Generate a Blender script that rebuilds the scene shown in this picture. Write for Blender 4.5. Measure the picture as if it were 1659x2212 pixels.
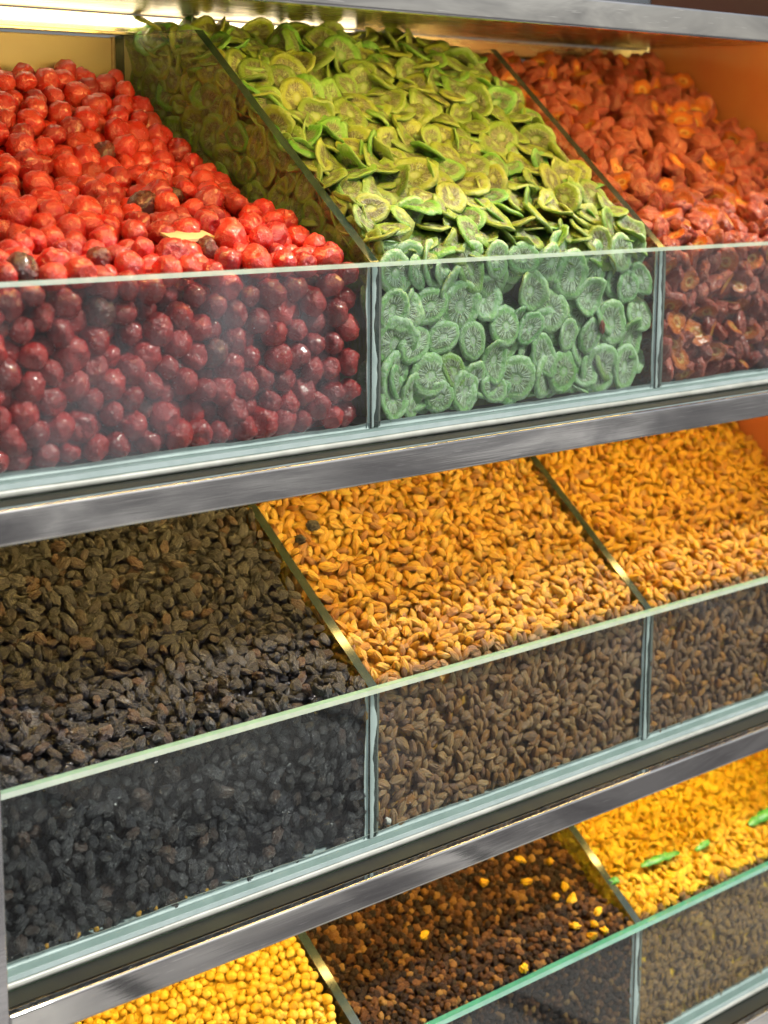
import bpy, math, random
import numpy as np
from mathutils import Matrix, Vector, noise as mnoise

for o in list(bpy.data.objects):
    bpy.data.objects.remove(o)
S = bpy.context.scene
COL = S.collection
ZC = 1.45                                   # camera height above the pavement
rng = np.random.default_rng(7)
random.seed(7)

# ------------------------------------------------------------------ camera
RW = np.array([[0.70816175, -0.13296242, 0.69341757],
               [-0.70602949, -0.14088446, 0.69402732],
               [0.00541221, -0.98105686, -0.19364438]])     # world <- (right, down, forward)
cam = bpy.data.cameras.new('camera')
cam.sensor_fit = 'HORIZONTAL'; cam.sensor_width = 36.0
cam.lens = 36.0 * 3927.0 / 1659.0
cam.clip_start = 0.05; cam.clip_end = 200.0
cam.dof.use_dof = True; cam.dof.focus_distance = 1.45; cam.dof.aperture_fstop = 10.0
camo = bpy.data.objects.new('camera', cam); COL.objects.link(camo)
M = Matrix.Identity(4)
for i in range(3):
    M[i][0] = RW[i, 0]; M[i][1] = -RW[i, 1]; M[i][2] = -RW[i, 2]
M[2][3] = ZC
camo.matrix_world = M
S.camera = camo

# ------------------------------------------------------------------ daylight, exposure
SUN_EL, SUN_AZ = math.radians(47), math.radians(42)    # azimuth measured from -Y towards +X (sun stands behind the camera)
w = bpy.data.worlds.new('World'); S.world = w; w.use_nodes = True
wn = w.node_tree.nodes; wl = w.node_tree.links
bg = wn['Background']; sky = wn.new('ShaderNodeTexSky'); sky.sky_type = 'NISHITA'
sky.sun_disc = False; sky.sun_elevation = SUN_EL
sdir = Vector((math.sin(SUN_AZ) * math.cos(SUN_EL), -math.cos(SUN_AZ) * math.cos(SUN_EL), math.sin(SUN_EL)))
sky.sun_rotation = math.atan2(sdir.x, sdir.y)
sky.air_density = 1.0; sky.dust_density = 3.0; sky.ozone_density = 1.0
grey = wn.new('ShaderNodeHueSaturation'); grey.inputs['Saturation'].default_value = 0.45      # cloudy, pale sky
wl.new(sky.outputs[0], grey.inputs['Color']); wl.new(grey.outputs[0], bg.inputs[0]); bg.inputs[1].default_value = 0.06
sun = bpy.data.lights.new('sun', 'SUN'); sun.energy = 2.6; sun.angle = math.radians(6); sun.color = (1.0, 0.96, 0.9)
suno = bpy.data.objects.new('sun', sun); COL.objects.link(suno)
suno.rotation_euler = (-sdir).to_track_quat('-Z', 'Y').to_euler(); suno.location = (0, -3, 6)
LAMP_POWER = 42.0
S.view_settings.view_transform = 'Standard'; S.view_settings.look = 'None'
S.view_settings.exposure = 0.5; S.view_settings.gamma = 1.0; S.view_settings.use_curve_mapping = False
S.render.engine = 'CYCLES'
S.cycles.use_denoising = True; S.cycles.adaptive_threshold = 0.02
S.cycles.max_bounces = 8; S.cycles.diffuse_bounces = 2; S.cycles.glossy_bounces = 3
S.cycles.transmission_bounces = 4; S.cycles.transparent_max_bounces = 24
S.cycles.caustics_reflective = False; S.cycles.caustics_refractive = False
S.cycles.sample_clamp_indirect = 6.0

# ------------------------------------------------------------------ node helper
class NT:
    def __init__(s, name):
        s.m = bpy.data.materials.new(name); s.m.use_nodes = True
        s.t = s.m.node_tree; s.t.nodes.clear()
        s.out = s.t.nodes.new('ShaderNodeOutputMaterial')
    def put(s, sock, v):
        if isinstance(v, bpy.types.NodeSocket): s.t.links.new(v, sock)
        elif v is not None:
            if sock.type == 'RGBA' and len(v) == 3: v = (*v, 1)
            sock.default_value = v
    def n(s, typ, ins=None, **kw):
        nd = s.t.nodes.new(typ)
        for k, v in kw.items(): setattr(nd, k, v)
        for k, v in (ins or {}).items(): s.put(nd.inputs[k], v)
        return nd
    def math(s, op, a, b=0.0, clamp=False):
        nd = s.t.nodes.new('ShaderNodeMath'); nd.operation = op; nd.use_clamp = clamp
        s.put(nd.inputs[0], a); s.put(nd.inputs[1], b); return nd.outputs[0]
    def mix(s, f, a, b, mode='MIX'):
        nd = s.t.nodes.new('ShaderNodeMix'); nd.data_type = 'RGBA'; nd.blend_type = mode
        s.put(nd.inputs[0], f); s.put(nd.inputs[6], a); s.put(nd.inputs[7], b); return nd.outputs[2]
    def ramp(s, f, stops, interp='LINEAR'):
        nd = s.t.nodes.new('ShaderNodeValToRGB'); nd.color_ramp.interpolation = interp
        els = nd.color_ramp.elements
        while len(els) < len(stops): els.new(0.5)
        for e, (p, c) in zip(els, stops):
            e.position = p; e.color = (*c, 1) if len(c) == 3 else c
        s.put(nd.inputs[0], f); return nd.outputs[0]
    def noise(s, vec, scale, detail=3.0, rough=0.55, dist=0.0):
        nd = s.n('ShaderNodeTexNoise'); s.put(nd.inputs['Vector'], vec)
        nd.inputs['Scale'].default_value = scale; nd.inputs['Detail'].default_value = detail
        nd.inputs['Roughness'].default_value = rough; nd.inputs['Distortion'].default_value = dist
        return nd.outputs['Fac']
    def rng(s, v, a, b, c=0.0, d=1.0):
        nd = s.n('ShaderNodeMapRange', {0: v, 1: a, 2: b, 3: c, 4: d}); return nd.outputs[0]
    def vmath(s, op, a, b=None):
        nd = s.t.nodes.new('ShaderNodeVectorMath'); nd.operation = op
        s.put(nd.inputs[0], a)
        if b is not None: s.put(nd.inputs[1], b)
        return nd.outputs[0]
    def bsdf(s, **kw):
        nd = s.n('ShaderNodeBsdfPrincipled')
        for k, v in kw.items(): s.put(nd.inputs[k.replace('_', ' ')], v)
        return nd
    def bump(s, h, strength, dist):
        return s.n('ShaderNodeBump', {'Strength': strength, 'Distance': dist, 'Height': h}).outputs[0]
    def done(s, sh):
        s.t.links.new(sh.outputs[0] if hasattr(sh, 'outputs') else sh, s.out.inputs[0]); return s.m

def fruit_inputs(t):
    """per-piece number and local position: attributes in joined meshes, object colour for single pieces"""
    a = t.n('ShaderNodeAttribute', attribute_name='rnd').outputs['Fac']
    c = t.n('ShaderNodeSeparateColor', {0: t.n('ShaderNodeObjectInfo').outputs['Color']}).outputs[0]
    rnd = t.math('FRACT', t.math('ADD', a, c))
    lc = t.n('ShaderNodeAttribute', attribute_name='lc').outputs['Vector']
    off = t.n('ShaderNodeCombineXYZ', {0: t.math('MULTIPLY', rnd, 37.0), 1: t.math('MULTIPLY', rnd, 91.0), 2: t.math('MULTIPLY', rnd, 53.0)}).outputs[0]
    v = t.vmath('ADD', lc, off)
    return rnd, lc, v

# ------------------------------------------------------------------ fruit materials
def mat_cherry():
    t = NT('candied_cherry_skin'); rnd, lc, v = fruit_inputs(t)
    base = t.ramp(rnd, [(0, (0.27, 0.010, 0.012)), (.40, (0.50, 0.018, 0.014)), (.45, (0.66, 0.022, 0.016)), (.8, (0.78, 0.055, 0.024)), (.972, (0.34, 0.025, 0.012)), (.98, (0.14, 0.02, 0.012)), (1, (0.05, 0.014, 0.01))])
    n1 = t.noise(v, 1.6, 3); base = t.mix(t.rng(n1, .5, .8, 0, .45), base, (0.64, 0.045, 0.028))
    n2 = t.noise(v, 3.2, 4, .6, 1.4)
    b = t.bump(n2, .5, .005)
    fl = t.noise(v, 11, 2); frost = t.rng(fl, .66, .74, 0, .25)
    base = t.mix(frost, base, (0.75, 0.32, 0.28))
    p = t.bsdf(Base_Color=base, Roughness=t.rng(n1, .3, .7, .14, .30), Specular_IOR_Level=.7, Subsurface_Weight=.45, Subsurface_Radius=(1, .10, .05), Subsurface_Scale=.007, Normal=b, Coat_Weight=.5, Coat_Roughness=.08)
    return t.done(p)

def mat_kiwi():
    t = NT('dried_kiwi_flesh'); rnd, lc, v = fruit_inputs(t)
    sx = t.n('ShaderNodeSeparateXYZ', {0: lc}); x, y, z = sx.outputs
    r = t.math('SQRT', t.math('ADD', t.math('MULTIPLY', x, x), t.math('MULTIPLY', t.math('MULTIPLY', y, y), 1.35)))
    r = t.math('ADD', r, t.math('MULTIPLY', t.math('SUBTRACT', t.noise(v, 2.2, 2), .5), .22))
    ang = t.math('ARCTAN2', y, x)
    pol = t.n('ShaderNodeCombineXYZ', {0: t.math('MULTIPLY', t.math('COSINE', ang), 4.5), 1: t.math('MULTIPLY', t.math('SINE', ang), 4.5), 2: t.math('ADD', t.math('MULTIPLY', r, .8), t.math('MULTIPLY', rnd, 40.0))}).outputs[0]
    streak = t.noise(pol, 2.0, 2, .5)
    pol2 = t.n('ShaderNodeCombineXYZ', {0: t.math('MULTIPLY', t.math('COSINE', ang), 4.0), 1: t.math('MULTIPLY', t.math('SINE', ang), 4.0), 2: t.math('ADD', t.math('MULTIPLY', r, 9.0), t.math('MULTIPLY', rnd, 40.0))}).outputs[0]
    seedn = t.noise(pol2, 2.6, 1, .4)
    green = t.ramp(rnd, [(0, (0.16, 0.28, 0.016)), (.2, (0.23, 0.34, 0.02)), (.4, (0.33, 0.38, 0.025)), (.55, (0.10, 0.36, 0.02)), (.62, (0.22, 0.40, 0.03)), (.63, (0.18, 0.42, 0.10)), (.8, (0.29, 0.52, 0.18)), (1, (0.13, 0.38, 0.08))])
    pale = t.mix(.4, green, (0.48, 0.54, 0.30))
    core = t.rng(r, .10, .26, 1, 0)
    ring = t.math('MULTIPLY', t.rng(r, .22, .34, 0, 1), t.rng(r, .62, .78, 1, 0))
    bold = t.rng(rnd, .60, .66, .45, 1.0)
    col = t.mix(t.math('MULTIPLY', t.math('MULTIPLY', ring, t.rng(streak, .42, .6, 0, .7)), bold), green, pale)
    col = t.mix(t.math('MULTIPLY', t.math('MULTIPLY', ring, t.rng(t.noise(v, 3.4, 3), .40, .52, 0, .85)), t.rng(rnd, .60, .66, 1.0, .3)), col, (0.14, 0.10, 0.05))
    col = t.mix(t.math('MULTIPLY', core, .85), col, pale)
    dark = t.mix(.7, green, (0.10, 0.075, 0.035))
    col = t.mix(t.math('MULTIPLY', t.math('MULTIPLY', ring, t.rng(streak, .56, .42, 0, .9)), bold), col, dark)
    seeds = t.math('MULTIPLY', ring, t.rng(seedn, .54, .59, 0, .95))
    col = t.mix(seeds, col, (0.03, 0.022, 0.015))
    fz = t.noise(v, 3.0, 5, .65); ray = t.math('MULTIPLY', t.math('MAXIMUM', core, t.math('MULTIPLY', ring, t.rng(streak, .47, .60, 0, 1))), .8)
    rimf = t.math('MULTIPLY', t.rng(r, .82, .98, 0, .55), t.rng(t.noise(v, 4.5, 2), .40, .55, 0, 1))
    frost = t.math('MULTIPLY', t.math('MAXIMUM', t.math('MAXIMUM', t.rng(fz, .48, .72, .10, .68), ray), rimf), t.rng(rnd, .60, .66, .34, 1.0))
    col = t.mix(frost, col, (0.66, 0.78, 0.62))
    cr = t.noise(v, 9, 2, .5); col = t.mix(t.rng(cr, .69, .73, 0, .8), col, (0.62, 0.58, 0.26))
    h = t.math('ADD', t.math('MULTIPLY', streak, t.math('MULTIPLY', ring, .8)), t.math('MULTIPLY', t.noise(v, 6, 4, .6), .8))
    p = t.bsdf(Base_Color=col, Roughness=.32, Specular_IOR_Level=.5, Subsurface_Weight=.3, Subsurface_Radius=(.6, 1, .2), Subsurface_Scale=.003, Normal=t.bump(h, .6, .003))
    return t.done(p)

def mat_plum():
    t = NT('candied_plum_skin'); rnd, lc, v = fruit_inputs(t)
    sx = t.n('ShaderNodeSeparateXYZ', {0: lc}); x, y, z = sx.outputs
    n1 = t.noise(v, 1.8, 3)
    skin = t.ramp(rnd, [(0, (0.32, 0.050, 0.035)), (.4, (0.46, 0.095, 0.060)), (.75, (0.56, 0.14, 0.085)), (1, (0.36, 0.06, 0.042))])
    skin = t.mix(t.rng(n1, .5, .75, 0, .4), skin, (0.56, 0.20, 0.09))
    n3 = t.noise(v, 3.0, 2)
    zz = t.math('ADD', z, t.math('MULTIPLY', t.math('SUBTRACT', n3, .5), .16))
    cut = t.rng(zz, .60, .66, 0, 1)
    r = t.math('SQRT', t.math('ADD', t.math('MULTIPLY', x, x), t.math('MULTIPLY', y, y)))
    flesh = t.ramp(r, [(0, (0.55, 0.16, 0.02)), (.16, (0.60, 0.17, 0.02)), (.22, (0.80, 0.45, 0.12)), (.30, (0.80, 0.42, 0.10)), (.38, (0.78, 0.22, 0.02)), (.8, (0.66, 0.14, 0.02))])
    col = t.mix(cut, skin, flesh)
    h = t.noise(v, 4.2, 4, .6, 1.0)
    p = t.bsdf(Base_Color=col, Roughness=.33, Specular_IOR_Level=.5, Subsurface_Weight=.35, Subsurface_Radius=(1, .25, .08), Subsurface_Scale=.006, Normal=t.bump(h, .8, .006), Coat_Weight=.2, Coat_Roughness=.2)
    return t.done(p)

def mat_raisin(name, stops, tip=None, rough=.5, bump=.7, scale=4.0, sss=0.0, spec=.4, bloom=None, bdist=.005):
    t = NT(name); rnd, lc, v = fruit_inputs(t)
    col = t.ramp(rnd, stops)
    n1 = t.noise(v, 1.3, 3)
    if tip: col = t.mix(t.rng(n1, .50, .74, 0, .75), col, tip)
    if bloom:
        n4 = t.noise(v, 2.2, 4, .65); col = t.mix(t.rng(n4, .45, .75, 0, .55), col, bloom)
    vv = t.vmath('MULTIPLY', v, (.35, 1.0, 1.0))
    h1 = t.math('ABSOLUTE', t.math('SUBTRACT', t.noise(vv, scale * .55, 3, .6, 1.2), .5))
    h = t.math('ADD', t.math('MULTIPLY', h1, 2.0), t.math('MULTIPLY', t.noise(vv, scale * 1.6, 3, .6), .35))
    p = t.bsdf(Base_Color=col, Roughness=rough, Specular_IOR_Level=spec, Normal=t.bump(h, bump, bdist))
    if sss:
        p.inputs['Subsurface Weight'].default_value = sss; p.inputs['Subsurface Radius'].default_value = (1, .5, .12); p.inputs['Subsurface Scale'].default_value = .003
    return t.done(p)

# ------------------------------------------------------------------ hard materials
def mat_glass(name, dust_glare_lo, dust_glare_hi, tint, dust_glare_col=(.62, .66, .72), dscale=3.0):  # diffuse veil: dust, and on the upper pane a painted reflection
    t = NT(name)
    g = t.n('ShaderNodeNewGeometry'); pos = g.outputs['Position']
    tr = t.n('ShaderNodeBsdfTransparent', {0: tint})
    gl = t.n('ShaderNodeBsdfGlossy', {0: (1, 1, 1), 'Roughness': .02})
    lw = t.n('ShaderNodeLayerWeight', {0: .5}).outputs['Facing']
    fr = t.math('ADD', t.math('MULTIPLY', t.math('POWER', lw, 5.0), .9), .022)
    a = t.n('ShaderNodeMixShader', {0: fr, 1: tr.outputs[0], 2: gl.outputs[0]})
    df = t.n('ShaderNodeBsdfDiffuse', {0: dust_glare_col})
    n = t.noise(pos, dscale, 3, .55, .6)
    n2 = t.noise(t.vmath('MULTIPLY', pos, (1, 1, .35)), 22, 3, .7)
    f = t.rng(t.math('ADD', t.math('MULTIPLY', n, .75), t.math('MULTIPLY', n2, .25)), .50, .74, dust_glare_lo, dust_glare_hi)
    sp = t.rng(t.noise(pos, 420, 1, .5), .76, .79, 0, .5)
    f = t.math('MAXIMUM', f, sp)
    b = t.n('ShaderNodeMixShader', {0: f, 1: a.outputs[0], 2: df.outputs[0]})
    return t.done(b)

def mat_edge(name, col, alpha, rough=.18):
    t = NT(name)
    pos = t.n('ShaderNodeNewGeometry').outputs['Position']
    n = t.noise(t.vmath('MULTIPLY', pos, (1, 1, 1)), 40, 3, .6)
    c = t.mix(t.rng(n, .3, .7, 0, .5), col, tuple(min(1, k * 1.5 + .03) for k in col))
    p = t.bsdf(Base_Color=c, Roughness=rough, Specular_IOR_Level=.8)
    tr = t.n('ShaderNodeBsdfTransparent', {0: (.75, .92, .85)})
    m = t.n('ShaderNodeMixShader', {0: alpha, 1: tr.outputs[0], 2: p.outputs[0]})
    return t.done(m)

def mat_steel(name, col=(.56, .56, .58), rough=.13, brush=(5, 260, 260), tone=None):
    t = NT(name)
    pos = t.n('ShaderNodeNewGeometry').outputs['Position']
    br = t.noise(t.vmath('MULTIPLY', pos, brush), 1.0, 3, .6)
    sm = t.noise(t.vmath('MULTIPLY', pos, (.7, 1, 2.2)), 8, 4, .6, .8)
    c = t.mix(t.rng(sm, .4, .7, 0, .4), col, tuple(k * .55 for k in col))
    rg = t.math('ADD', t.rng(br, .3, .7, rough * .7, rough * 1.4), t.rng(sm, .45, .7, 0, .10))
    p = t.bsdf(Base_Color=c, Metallic=1.0, Roughness=rg, Normal=t.bump(br, .06, .001))
    return t.done(p)

def mat_rail():
    """worn mirror-polished rail: fine lengthwise scratches, smears and wiped patches"""
    t = NT('worn_polished_rail')
    pos = t.n('ShaderNodeNewGeometry').outputs['Position']
    br = t.noise(t.vmath('MULTIPLY', pos, (7, 300, 420)), 1.0, 3, .65)
    sm = t.noise(t.vmath('MULTIPLY', pos, (.55, 1, 3.0)), 7, 4, .6, 1.2)
    sc = t.noise(t.vmath('MULTIPLY', pos, (30, 200, 700)), 1.0, 2, .5)
    c = t.mix(t.rng(sm, .4, .65, 0, .8), (.60, .60, .59), (.27, .27, .28))
    c = t.mix(t.rng(sc, .66, .72, 0, .5), c, (.80, .80, .80))
    rg = t.math('ADD', t.rng(br, .3, .7, .015, .05), t.rng(sm, .5, .7, 0, .04))
    return t.done(t.bsdf(Base_Color=c, Metallic=1.0, Roughness=rg, Normal=t.bump(br, .03, .0004)))

def mat_clean(name, tint):
    t = NT(name)
    tr = t.n('ShaderNodeBsdfTransparent', {0: tint}); gl = t.n('ShaderNodeBsdfGlossy', {0: (1, 1, 1), 'Roughness': .02})
    lw = t.n('ShaderNodeLayerWeight', {0: .5}).outputs['Facing']
    fr = t.math('ADD', t.math('MULTIPLY', t.math('POWER', lw, 5.0), .9), .022)
    return t.done(t.n('ShaderNodeMixShader', {0: fr, 1: tr.outputs[0], 2: gl.outputs[0]}))

def mat_plain(name, col, rough=.5, nscale=12, amt=.3, col2=None, bump=.1, metallic=0.0):
    t = NT(name)
    pos = t.n('ShaderNodeNewGeometry').outputs['Position']
    n = t.noise(pos, nscale, 5, .6)
    c = t.mix(t.rng(n, .4, .65, 0, amt), col, col2 or tuple(k * .6 for k in col))
    p = t.bsdf(Base_Color=c, Roughness=rough, Normal=t.bump(n, bump, .002), Metallic=metallic)
    return t.done(p)

MT = {}
MT['cherry'] = mat_cherry(); MT['kiwi'] = mat_kiwi(); MT['plum'] = mat_plum()
MT['black'] = mat_raisin('black_raisin_skin', [(0, (.011, .010, .013)), (.22, (.036, .036, .046)), (.40, (.016, .015, .019)), (.62, (.062, .060, .067)), (.72, (.022, .019, .021)), (.86, (.042, .030, .026)), (1, (.11, .06, .042))], rough=.28, bump=.75, scale=4.6, spec=.9, bloom=(.13, .13, .145), bdist=.0055)
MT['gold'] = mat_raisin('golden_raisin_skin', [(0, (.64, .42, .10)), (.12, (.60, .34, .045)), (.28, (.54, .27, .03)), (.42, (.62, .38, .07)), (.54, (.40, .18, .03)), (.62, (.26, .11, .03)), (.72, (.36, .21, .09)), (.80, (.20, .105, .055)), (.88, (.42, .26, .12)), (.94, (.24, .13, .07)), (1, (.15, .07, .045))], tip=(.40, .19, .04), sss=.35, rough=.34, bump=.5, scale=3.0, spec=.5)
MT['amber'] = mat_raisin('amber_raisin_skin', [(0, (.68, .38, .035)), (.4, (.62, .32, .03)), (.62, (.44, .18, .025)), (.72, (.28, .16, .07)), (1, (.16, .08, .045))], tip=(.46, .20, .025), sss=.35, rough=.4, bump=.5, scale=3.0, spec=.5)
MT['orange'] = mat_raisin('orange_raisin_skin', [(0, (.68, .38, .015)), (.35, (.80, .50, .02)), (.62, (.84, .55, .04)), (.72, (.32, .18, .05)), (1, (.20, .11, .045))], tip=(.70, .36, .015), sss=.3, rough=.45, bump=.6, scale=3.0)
MT['mulberry'] = mat_raisin('dark_mulberry_skin', [(0, (.022, .012, .009)), (.4, (.06, .026, .014)), (.6, (.14, .055, .022)), (.78, (.26, .11, .035)), (.92, (.42, .21, .055)), (1, (.55, .32, .10))], rough=.45, bump=1.0, scale=5.5)
MT['chickpea'] = mat_raisin('chickpea_skin', [(0, (.62, .37, .03)), (.6, (.74, .48, .04)), (1, (.78, .55, .10))], tip=(.64, .36, .03), rough=.45, bump=.25, scale=2.0)
MT['glass_front'] = mat_glass('dusty_front_glass', .003, .055, (.93, .96, .95))
MT['glass_upper'] = mat_glass('painted_glare_upper_glass', .012, .26, (.93, .96, .95), dust_glare_col=(.66, .66, .72), dscale=3.6)  # milky reflection of the bright street painted on as a diffuse veil
MT['glass_div'] = mat_glass('dusty_divider_glass', .02, .12, (.90, .94, .90), dust_glare_col=(.5, .48, .38))
MT['edge_t0'] = mat_edge('clear_pane_edge', (.36, .50, .44), .40); MT['edge_t2'] = mat_edge('teal_pane_edge', (.05, .26, .22), .85)
MT['chamfer_t2'] = mat_edge('teal_pane_chamfer', (.16, .36, .34), .8, .12)
MT['glass_clean'] = mat_clean('inner_glass_face', (.93, .96, .94))
MT['edge_front'] = mat_edge('green_glass_edge', (.30, .52, .44), .75)
MT['edge_bright'] = mat_edge('polished_glass_chamfer', (.40, .52, .47), .65, .12)
MT['edge_div'] = mat_edge('dark_green_glass_edge', (.012, .028, .022), .94, .12)
MT['base_glass'] = mat_edge('aqua_base_glass', (.56, .70, .69), .85, .2)
MT['silicone'] = mat_plain('cloudy_silicone', (.60, .69, .69), .35, 30, .6, (.36, .44, .44), .3)
MT['silicone_warm'] = mat_plain('yellowed_silicone', (.58, .60, .54), .35, 22, .7, (.34, .36, .31), .3)
MT['steel'] = mat_steel('polished_rail_steel')
MT['rail'] = mat_rail()
MT['steel_warm'] = mat_steel('warm_polished_steel', (.62, .55, .42), .2)
MT['steel_wall'] = mat_plain('end_wall_painted_reflection', (.56, .20, .07), .2, 5, .6, (.48, .11, .05), .03)  # red reflection of the fruit put into the wall's base colour
MT['dark_strip'] = mat_plain('black_green_strip', (.006, .008, .006), .7, 20, .5, (.022, .028, .016), .2)
MT['strip'] = mat_plain('tan_seam_strip', (.50, .40, .24), .4, 30, .4, (.36, .28, .16), .05)
MT['cream'] = mat_plain('cream_back_panel', (.62, .52, .33), .35, 7, .35, (.50, .40, .24), .05)
t = NT('patchy_pavement'); pos = t.n('ShaderNodeNewGeometry').outputs['Position']
n = t.noise(pos, .42, 5, .6, 1.0); bk = t.n('ShaderNodeTexBrick', {'Vector': pos, 'Color1': (.55, .54, .52), 'Color2': (.40, .39, .38), 'Mortar': (.05, .05, .05), 'Scale': 1.0, 'Mortar Size': .03, 'Brick Width': .9, 'Row Height': .9})
MT['pave'] = t.done(t.bsdf(Base_Color=t.mix(t.rng(n, .44, .55, 0, .95), bk.outputs[0], (.05, .045, .05)), Roughness=.75))  # unseen ground; its dark patches are added to vary the rails' reflections
t = NT('lamp_glow'); MT['lamp'] = t.done(t.n('ShaderNodeEmission', {0: (1.0, .66, .17), 1: LAMP_POWER}))
t = NT('diffuser_glow'); MT['glow'] = t.done(t.n('ShaderNodeEmission', {0: (1.0, .80, .50), 1: 3.0}))
MT['white'] = mat_plain('white_plastic', (.75, .74, .70), .4)
MT['leaf'] = mat_plain('green_leaf', (.035, .22, .015), .4, 90, .7, (.10, .34, .05), .6)
MT['card'] = mat_plain('cream_card', (.70, .52, .27), .6, 40, .4, (.60, .42, .2), .2)

# ------------------------------------------------------------------ mesh helpers
def mesh_np(name, V, F, mats, fmat=None, lc=None, rnd=None, smooth=True):
    """V (n,3); F list of equal-sided faces arrays (k,3|4)"""
    me = bpy.data.meshes.new(name)
    Fs = [np.asarray(f, dtype=np.int32) for f in F if len(f)]
    me.vertices.add(len(V)); me.vertices.foreach_set('co', np.asarray(V, np.float32).ravel())
    tot = np.concatenate([np.full(len(f), f.shape[1], np.int32) for f in Fs])
    st = np.concatenate([[0], np.cumsum(tot)[:-1]]).astype(np.int32)
    idx = np.concatenate([f.ravel() for f in Fs])
    me.loops.add(len(idx)); me.loops.foreach_set('vertex_index', idx)
    me.polygons.add(len(tot)); me.polygons.foreach_set('loop_start', st); me.polygons.foreach_set('loop_total', tot)
    if fmat is not None: me.polygons.foreach_set('material_index', np.asarray(fmat, np.int32))
    me.polygons.foreach_set('use_smooth', np.full(len(tot), smooth))
    for m in mats: me.materials.append(m)
    if lc is not None:
        a = me.attributes.new('lc', 'FLOAT_VECTOR', 'POINT'); a.data.foreach_set('vector', np.asarray(lc, np.float32).ravel())
    if rnd is not None:
        a = me.attributes.new('rnd', 'FLOAT', 'POINT'); a.data.foreach_set('value', np.asarray(rnd, np.float32))
    me.update(calc_edges=True); me.validate()
    return me

def link(name, me, parent=None):
    o = bpy.data.objects.new(name, me); COL.objects.link(o)
    if parent: o.parent = parent
    return o
def tag(o, label=None, cat=None, group=None, kind=None):
    if label: o['label'] = label
    if cat: o['category'] = cat
    if group: o['group'] = group
    if kind: o['kind'] = kind
    return o
def empty(name, loc):
    o = bpy.data.objects.new(name, None); COL.objects.link(o); o.location = loc; return o

def box_data(x0, x1, y0, y1, z0, z1):
    V = np.array([[x, y, z] for x in (x0, x1) for y in (y0, y1) for z in (z0, z1)], float)
    F = np.array([[0, 1, 3, 2], [4, 6, 7, 5], [0, 4, 5, 1], [2, 3, 7, 6], [0, 2, 6, 4], [1, 5, 7, 3]])
    return V, F           # faces: -x +x -y +y -z +z
def box(name, b, mats, parent=None, fmat=None, bevel=0.0, origin=(0, 0, 0)):
    V, F = box_data(*b); V = V - np.array(origin)
    me = mesh_np(name, V, [F], mats, fmat, smooth=False)
    o = link(name, me, parent)
    if bevel:
        md = o.modifiers.new('b', 'BEVEL'); md.width = bevel; md.segments = 4; md.limit_method = 'NONE'; md.harden_normals = True
        for p in me.polygons: p.use_smooth = True
    return o

# ------------------------------------------------------------------ the place: levels (heights relative to the camera)
XL, XR = 0.622, 1.7360
DIV = [0.9975, 1.3665]
TOPS = [-0.0825, -0.4240, -0.7420]          # upper edge of each front pane
GH = 0.1405                                 # pane height down to the shelf
BASE = [t_ - GH for t_ in TOPS]
SHELF = [0.1245] + BASE                     # top of each shelf slab
RAILH = 0.0236
YR, YP, YB = 0.966, 1.0, 1.332              # rail front, pane front, back wall
DTH, PTH = 0.0095, 0.009

pav = link('pavement', mesh_np('pavement', np.array([[-40, -40, 0], [40, -40, 0], [40, 40, 0], [-40, 40, 0]], float), [np.array([[0, 1, 2, 3]])], [MT['pave']]))
tag(pav, kind='structure')

cab = empty('display_cabinet', (XL, YR, 0))
tag(cab, 'polished stainless steel display cabinet with three tiers of glass bins', 'cabinet')
def lcl(b): return (b[0], b[1], b[2], b[3], b[4] + ZC, b[5] + ZC)
ORG = (XL, YR, 0)
for i, zs in enumerate(SHELF + [SHELF[-1] - .318]):
    sh = box('shelf', lcl((XL - .004, XR, YR + .012, YB + .02, zs - .005, zs - .0015)), [MT['steel_warm']], cab, origin=ORG)
    box('rail', lcl((XL - .006, XR, YR, YR + .010, zs - RAILH, zs + .0005)), [MT['rail']], sh, bevel=.0026, origin=ORG)
    if i: box('dark_strip', lcl((XL, XR, YR + .0125, YP - .002, zs - .0010, zs - .0002)), [MT['dark_strip']], sh, origin=ORG)  # near-black strip on the shelf between rail and pane
for i, zb in enumerate(BASE):
    top = SHELF[i] - .006
    pt = TOPS[i] + .1825
    xs = [XL] + DIV + [XR]
    for a, b in zip(xs[:-1], xs[1:]):
        box('back_panel', lcl((a + .006, b - .006, YB + .002, YB + .008, zb + .001, pt - .002)), [MT['cream']], cab, origin=ORG, bevel=.001)
    for x in DIV:
        box('seam_strip', lcl((x - .0065, x + .0065, YB - .0005, YB + .005, zb + .001, pt - .001)), [MT['strip']], cab, origin=ORG, bevel=.001)
    box('ledge', lcl((XL, XR, YB - .006, YB + .009, pt, pt + .0035)), [MT['steel_warm']], cab, origin=ORG, bevel=.0008)
    box('back_strip', lcl((XL, XR, YB + .004, YB + .010, pt + .004, top)), [MT['steel_warm']], cab, origin=ORG)
box('post', (XL - .045, XL - .0055, YR - .0005, YR + .035, 0.0, ZC + .40), [MT['steel']], cab, origin=ORG, bevel=.002)
box('post', (XL - .045, XL - .0055, YB - .02, YB + .03, 0.0, ZC + .40), [MT['steel']], cab, origin=ORG, bevel=.002)
box('side_panel', (XL - .020, XL - .014, YR + .036, YB - .021, 0.02, ZC + .39), [MT['steel_warm']], cab, origin=ORG)
box('post', (XR + .0005, XR + .035, YR - .0005, YR + .030, 0.0, ZC + .40), [MT['steel']], cab, origin=ORG, bevel=.002)
box('post', (XR + .0005, XR + .035, YB - .02, YB + .03, 0.0, ZC + .40), [MT['steel']], cab, origin=ORG, bevel=.002)
box('side_panel', (XR + .002, XR + .008, YR + .031, YB - .021, 0.02, ZC + .39), [MT['steel_wall']], cab, origin=ORG)
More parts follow.
